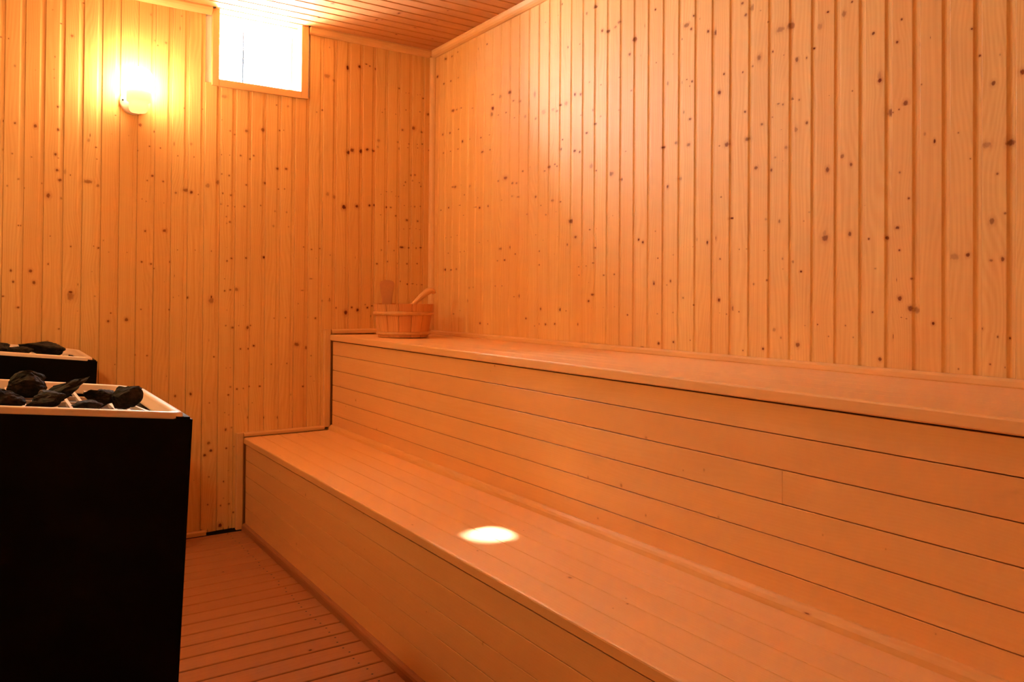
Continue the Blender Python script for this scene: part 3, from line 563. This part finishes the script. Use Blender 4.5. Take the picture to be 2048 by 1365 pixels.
def hoop(z, hh, tw, twist=0):
    bm = bmesh.new(); seg = 64; rs = []
    for i in range(seg):
        a = i * math.tau / seg
        k = 1 + (.35 * math.exp(-((((a - EAR - 1.0 + math.pi) % math.tau) - math.pi) / .25) ** 2) if twist else 0)   # lapped end of the withy
        ring = []
        for j in range(8):
            t_ = j * math.tau / 8
            rr = prad(z) + tw * .5 + tw * .62 * math.cos(t_) * k; zz = z + hh * .5 * k * math.sin(t_)
            ring.append(bm.verts.new((rr * math.cos(a), rr * math.sin(a), zz)))
        rs.append(ring)
    for i in range(seg):
        for j in range(8): bm.faces.new((rs[i][j], rs[(i + 1) % seg][j], rs[(i + 1) % seg][(j + 1) % 8], rs[i][(j + 1) % 8]))
    for f in bm.faces: f.smooth = True
    bmesh.ops.recalc_face_normals(bm, faces=bm.faces)
    me = bpy.data.meshes.new('hoop'); bm.to_mesh(me); bm.free(); me.materials.append(M_HOOP)
    ob = bpy.data.objects.new('hoop', me); col.objects.link(ob); ob.parent = pail
M_HOOP = plain('withy_hoop', (.78, .38, .12), .5, bump=.3, bscale=60, var=.6)
hoop(.116, .017, .007, 1); hoop(.022, .015, .007)
lathe('base_board', [(0, .012), (RB - .011, .012), (RB - .009, .022), (0, .022)], plain('pail_base', (.55, .22, .07), .6), pail)
# tall carved ear of the pail
def slab(name, outline, thick, mat, parent, mw):
    bm = bmesh.new()
    top = [bm.verts.new((x, -thick / 2, z)) for x, z in outline]; bot = [bm.verts.new((x, thick / 2, z)) for x, z in outline]
    bm.faces.new(top); bm.faces.new(list(reversed(bot))); n = len(outline)
    for i in range(n): bm.faces.new((top[i], bot[i], bot[(i + 1) % n], top[(i + 1) % n]))
    bmesh.ops.recalc_face_normals(bm, faces=bm.faces)
    es = [e for e in bm.edges if (e.verts[0].co.y > 0) == (e.verts[1].co.y > 0)]
    bmesh.ops.bevel(bm, geom=es, offset=thick * .18, segments=2, affect='EDGES')
    bmesh.ops.transform(bm, matrix=mw, verts=bm.verts)
    me = bpy.data.meshes.new(name); bm.to_mesh(me); bm.free(); me.materials.append(mat)
    ob = bpy.data.objects.new(name, me); col.objects.link(ob)
    if parent: ob.parent = parent
    return ob
M_CARV = plain('carved_wood', (.80, .40, .14), .5, bump=.15, bscale=90, var=.3)
ea = EAR
er = prad(PH) - th * .5 - .012
# left ear seen broadside: a flared paddle with a rounded top
outl = [(-.024, .060), (.024, .060), (.023, PH), (.026, PH + .030), (.033, PH + .075), (.035, PH + .098), (.030, PH + .108), (.012, PH + .114), (-.012, PH + .114), (-.030, PH + .108), (-.035, PH + .098), (-.031, PH + .060), (-.024, PH + .025), (-.021, PH)]
mw = Matrix.Translation((-.052, .075, 0)) @ Matrix.Rotation(math.radians(-22), 4, 'Z')
slab('ear', outl, .020, plain('ear_wood', (.66, .28, .09), .5, bump=.15, bscale=90, var=.3), pail, mw)

# ladle resting in the pail
def skin_path(name, pts, mat, seg=12, parent=None):
    """tube through pts (pos, half width, half height) with elliptical section"""
    bm = bmesh.new(); rings = []
    for i, (p, rw, rh) in enumerate(pts):
        p = Vector(p); a = Vector(pts[max(0, i - 1)][0]); c = Vector(pts[min(len(pts) - 1, i + 1)][0]); d = (c - a).normalized()
        side = d.cross(ZN).normalized(); up = side.cross(d).normalized()
        rings.append([bm.verts.new(p + side * rw * math.cos(j * math.tau / seg) + up * rh * math.sin(j * math.tau / seg)) for j in range(seg)])
    for a, c in zip(rings, rings[1:]):
        for j in range(seg): bm.faces.new((a[j], a[(j + 1) % seg], c[(j + 1) % seg], c[j]))
    bm.faces.new(rings[0]); bm.faces.new(list(reversed(rings[-1])))
    bmesh.ops.recalc_face_normals(bm, faces=bm.faces)
    for f in bm.faces: f.smooth = True
    me = bpy.data.meshes.new(name); bm.to_mesh(me); bm.free(); me.materials.append(mat)
    o = bpy.data.objects.new(name, me); col.objects.link(o)
    if parent: o.parent = parent
    return o
ladle = bpy.data.objects.new('ladle', None); col.objects.link(ladle); ladle.location = (-.365, -.350, PZ + .060)
tag(ladle, 'wooden ladle leaning in the pail with its hooked handle sticking out', 'ladle')
hp = [((.030, 0, -.005), 0.0115, 0.0120), ((.060, -.002, .080), 0.0126, 0.0120), ((.092, -.004, .112), 0.0138, 0.0120), ((.125, -.006, .142), 0.0161, 0.0150), ((.150, -.008, .160), 0.0172, 0.0180), ((.168, -.009, .166), 0.0172, 0.0150), ((.180, -.010, .162), 0.0161, 0.0120), ((.185, -.010, .152), 0.0138, 0.0090)]
skin_path('handle', hp, M_CARV, parent=ladle)
o = lathe('bowl', [(0, -.030), (.022, -.026), (.036, -.010), (.040, .010), (.036, .010), (.031, -.006), (.018, -.019), (0, -.022)], M_CARV, ladle, (0, 0, 0))

# ------------------------------------------------------------------ heaters
TL = math.tan(math.radians(6.5)); HW = .50; HX = -1.672
def heater(yf, yb, h, label, loc):
    root = bpy.data.objects.new('sauna_heater', None); col.objects.link(root); root.location = loc
    tag(root, label, 'sauna heater', 'black stone heaters by the left wall')
    inv = -Vector(loc)
    def P(x, y, z): return Vector((x, y, z)) + inv
    # casing: four tapering sides, sloped top edge, open at the top
    bm = bmesh.new(); tp = .030
    def zt(x): return h + (HX - x) * TL
    cor = [(HX, yf), (HX, yb), (HX - HW, yb), (HX - HW, yf)]
    bot = [(HX - tp, yf + .01), (HX - tp, yb - .01), (HX - HW + tp, yb - .01), (HX - HW + tp, yf + .01)]
    zb = .06
    T = [bm.verts.new(P(x, y, zt(x))) for x, y in cor]; B = [bm.verts.new(P(x, y, zb)) for x, y in bot]
    cx, cy = HX - HW / 2, (yf + yb) / 2
    ins = .014
    I = [bm.verts.new(P(x + (ins if x < cx else -ins), y + (ins if y < cy else -ins), zt(x))) for x, y in cor]
    I2 = [bm.verts.new(P(x + (ins if x < cx else -ins), y + (ins if y < cy else -ins), zt(x) - .12)) for x, y in cor]
    for i in range(4):
        j = (i + 1) % 4
        bm.faces.new((T[i], T[j], B[j], B[i])); bm.faces.new((T[i], I[i], I[j], T[j])); bm.faces.new((I[i], I2[i], I2[j], I[j]))
    bm.faces.new(B); bm.faces.new(I2)
    bmesh.ops.recalc_face_normals(bm, faces=bm.faces)
    es = [e for e in bm.edges if (e.verts[0] in T and e.verts[1] in B) or (e.verts[1] in T and e.verts[0] in B) or (e.verts[0] in T and e.verts[1] in T)]
    bmesh.ops.bevel(bm, geom=es, offset=.005, segments=3, affect='EDGES')
    me = bpy.data.meshes.new('casing'); bm.to_mesh(me); bm.free(); me.materials.append(M_BLACK)
    o = bpy.data.objects.new('casing', me); col.objects.link(o); o.parent = root
    for sx in (HX - tp - .05, HX - HW + tp + .05):
        for sy in (yf + .06, yb - .06):
            l = lathe('foot', [(0, 0), (.022, 0), (.020, .062), (0, .062)], M_BLACK, root, P(sx, sy, 0), seg=16)
    # rim: rounded-corner frame that follows the slope
    def rrect(ix, iy, r, n=7):
        x0, x1 = HX - HW + ix, HX - ix; y0, y1 = yf + iy, yb - iy; out = []
        for cx_, cy_, a0, rr in ((x1, y0, -90, r * .35), (x1, y1, 0, r), (x0, y1, 90, r), (x0, y0, 180, r * .35)):
            sx = -1 if cx_ == x1 else 1; sy = 1 if cy_ == y0 else -1
            c = (cx_ + sx * rr, cy_ + sy * rr)
            for i in range(n + 1):
                a = math.radians(a0 + 90 * i / n); out.append((c[0] + rr * math.cos(a), c[1] + rr * math.sin(a)))
        return out
    loops = [(.014, .003, .075, -.006), (.014, .003, .075, .004), (.017, .006, .072, .007), (.030, .018, .060, .007), (.034, .022, .056, .004), (.036, .024, .054, -.009), (.040, .028, .050, -.010), (.040, .028, .050, -.016)]
    bm = bmesh.new(); rs = []
    for ix, iy, r, dz in loops: rs.append([bm.verts.new(P(x, y, zt(x) + dz)) for x, y in rrect(ix, iy, r)])
    for a, c in zip(rs, rs[1:]):
        n = len(a)
        for i in range(n): bm.faces.new((a[i], a[(i + 1) % n], c[(i + 1) % n], c[i]))
    bmesh.ops.recalc_face_normals(bm, faces=bm.faces)
    for f in bm.faces: f.smooth = True
    me = bpy.data.meshes.new('rim'); bm.to_mesh(me); bm.free(); me.materials.append(M_RIM)
    o = bpy.data.objects.new('rim', me); col.objects.link(o); o.parent = root
    # grate of flat bars radiating across the opening
    bm = bmesh.new()
    def flat(p, q, wd=.006, hh=.008, dz=-.0085):
        p, q = Vector(p), Vector(q); d = (q - p).normalized(); s = Vector((-d.y, d.x)) * wd / 2
        vs = []
        for pt in (p - s, p + s, q + s, q - s):
            vs.append((bm.verts.new(P(pt.x, pt.y, zt(pt.x) + dz)), bm.verts.new(P(pt.x, pt.y, zt(pt.x) + dz - hh))))
        bm.faces.new([v[0] for v in vs]); bm.faces.new([v[1] for v in reversed(vs)])
        for i in range(4): bm.faces.new((vs[i][0], vs[i][1], vs[(i + 1) % 4][1], vs[(i + 1) % 4][0]))
    x1 = HX - .041; x0 = HX - HW + .050; y0 = yf + .029; y1 = yb - .029
    flat((x1 - .0, y0 + .012), (x1 - .062, y1 - .05)); flat((x1 - .05, y0), (x1 - .05, y1 - .02))
    for k in range(14):
        xx = x1 - .075 - .026 * k
        if xx > x0 + .01: flat((xx, y0), (xx + .004, y1))
    for yy in (y0 + .11, y0 + .22, y0 + .33): flat((x0, yy), (x1 - .02, yy + .02), dz=-.0100)
    flat((x1 - .005, y0 + .05), (x1 - .13, y0 + .005))
    bmesh.ops.recalc_face_normals(bm, faces=bm.faces)
    me = bpy.data.meshes.new('grate'); bm.to_mesh(me); bm.free(); me.materials.append(M_RIM)
    o = bpy.data.objects.new('grate', me); col.objects.link(o); o.parent = root
    # inner pan under the grate
    b = Boards(); xa, xb = HX - HW + .016, HX - .016
    b.poly([(xa, yf + .016, zt(xa) - .030), (xb, yf + .016, zt(xb) - .030), (xb, yb - .016, zt(xb) - .030), (xa, yb - .016, zt(xa) - .030)])
    o = b.build('inner_tray', plain('heater_tray', (.10, .065, .045), .6, metal=.0)); o.parent = root; o.location = inv
    return zt
z1 = heater(-2.167, -1.640, .860, 'tall black sauna heater in the foreground heaped with dark stones', (HX - HW / 2, -1.90, 0))
z2 = heater(-.640, -.120, .860, 'farther black sauna heater near the back wall behind the tall one', (HX - HW / 2, -.38, 0))

def rock(c, s, seed, label, group, rot=(0, 0, 0), rest=True):
    r = random.Random(seed); bm = bmesh.new(); bmesh.ops.create_icosphere(bm, subdivisions=4, radius=.5)
    cuts = []
    for _ in range(13):
        n = Vector((r.gauss(0, 1), r.gauss(0, 1), r.gauss(0, .9))).normalized(); cuts.append((n, r.uniform(.22, .40)))
    for _ in range(2):
        for n, d in cuts:
            for v in bm.verts:
                q = v.co.dot(n) - d
                if q > 0: v.co -= n * q * .98
    so = Vector((seed * 3.1, seed * 1.7, 0))
    for v in bm.verts:
        nn = mnoise.noise(v.co * 4 + so) * .08 + abs(mnoise.noise(v.co * 9 + so)) * .06 + mnoise.noise(v.co * 26 + so) * .018
        v.co += v.co.normalized() * nn
    mn = [min(v.co[i] for v in bm.verts) for i in range(3)]; mx = [max(v.co[i] for v in bm.verts) for i in range(3)]
    for v in bm.verts: v.co = Vector([(v.co[i] - (mn[i] + mx[i]) / 2) / (mx[i] - mn[i]) * s[i] * (1, 1, .88)[i] for i in range(3)])
    from mathutils import Euler
    bmesh.ops.transform(bm, matrix=Euler([math.radians(a) for a in rot]).to_matrix().to_4x4(), verts=bm.verts)
    if rest:      # settle on the sloping grate
        low = min(v.co.z + TL * v.co.x for v in bm.verts)
        c = (c[0], c[1], .860 + (HX - c[0]) * TL - .0080 - low)
    me = bpy.data.meshes.new('stone'); bm.to_mesh(me); bm.free(); me.materials.append(M_ROCK)
    o = bpy.data.objects.new('stone', me); col.objects.link(o); o.location = c
    tag(o, label, 'stone', group)
G1 = 'stones on the near heater'; G2 = 'stones on the far heater'
rock((-1.937, -1.87, .914), (.080, .075, .064), 11, 'dark humped stone on top of the near pile at the back', G1, (0, 4, 30))
rock((-1.975, -2.050, .893), (.066, .060, .042), 12, 'dark rounded stone at the left front of the near heater', G1, (10, 0, 20))
rock((-1.911, -2.070, .890), (.070, .062, .038), 13, 'low wide greenish stone along the front edge of the near heater', G1, (0, -5, -15))
rock((-1.876, -1.985, .893), (.104, .060, .038), 14, 'long wedge stone tilted up to the right in the middle of the near heater', G1, (0, -27, -24))
rock((-1.845, -2.095, .880), (.056, .050, .030), 15, 'small flat stone at the front right of the wedge stone', G1, (0, 0, 40))
rock((-1.813, -2.000, .879), (.058, .060, .042), 16, 'brown sharp stone just left of the blocky corner stone', G1, (0, 6, 10))
rock((-1.769, -2.035, .879), (.060, .056, .056), 17, 'blocky dark stone nearest the right corner of the near heater', G1, (0, -4, -12))
rock((-2.035, -1.96, .905), (.075, .07, .055), 18, 'big stone at the far left of the near heater', G1, (0, 0, 60))
rock((-2.020, -1.80, .900), (.07, .065, .045), 19, 'low stone at the back left of the near heater', G1, (0, 10, 0))
rock((-1.830, -.430, .893), (.150, .085, .058), 21, 'long dark slab stone lying across the far heater', G2, (0, 9, -8))
rock((-1.900, -.540, .888), (.080, .05, .036), 22, 'low stone in front of the slab on the far heater', G2, (0, 0, 0))
rock((-1.965, -.470, .898), (.100, .07, .042), 23, 'flat dark stone at the left of the far heater', G2, (0, 5, 15))
rock((-2.060, -.360, .905), (.08, .08, .05), 24, 'round stone in the back left of the far heater', G2, (0, 0, 0))

# ------------------------------------------------------------------ outside: unseen block added to clip the sun patch on the bench
b = Boards(); b.box((-1.10, 1.60, -1.0), (-.795, 1.70, 5.0)); b.build('sun_blocker', M_PLAST)
tag(bpy.data.objects['sun_blocker'], kind='structure')
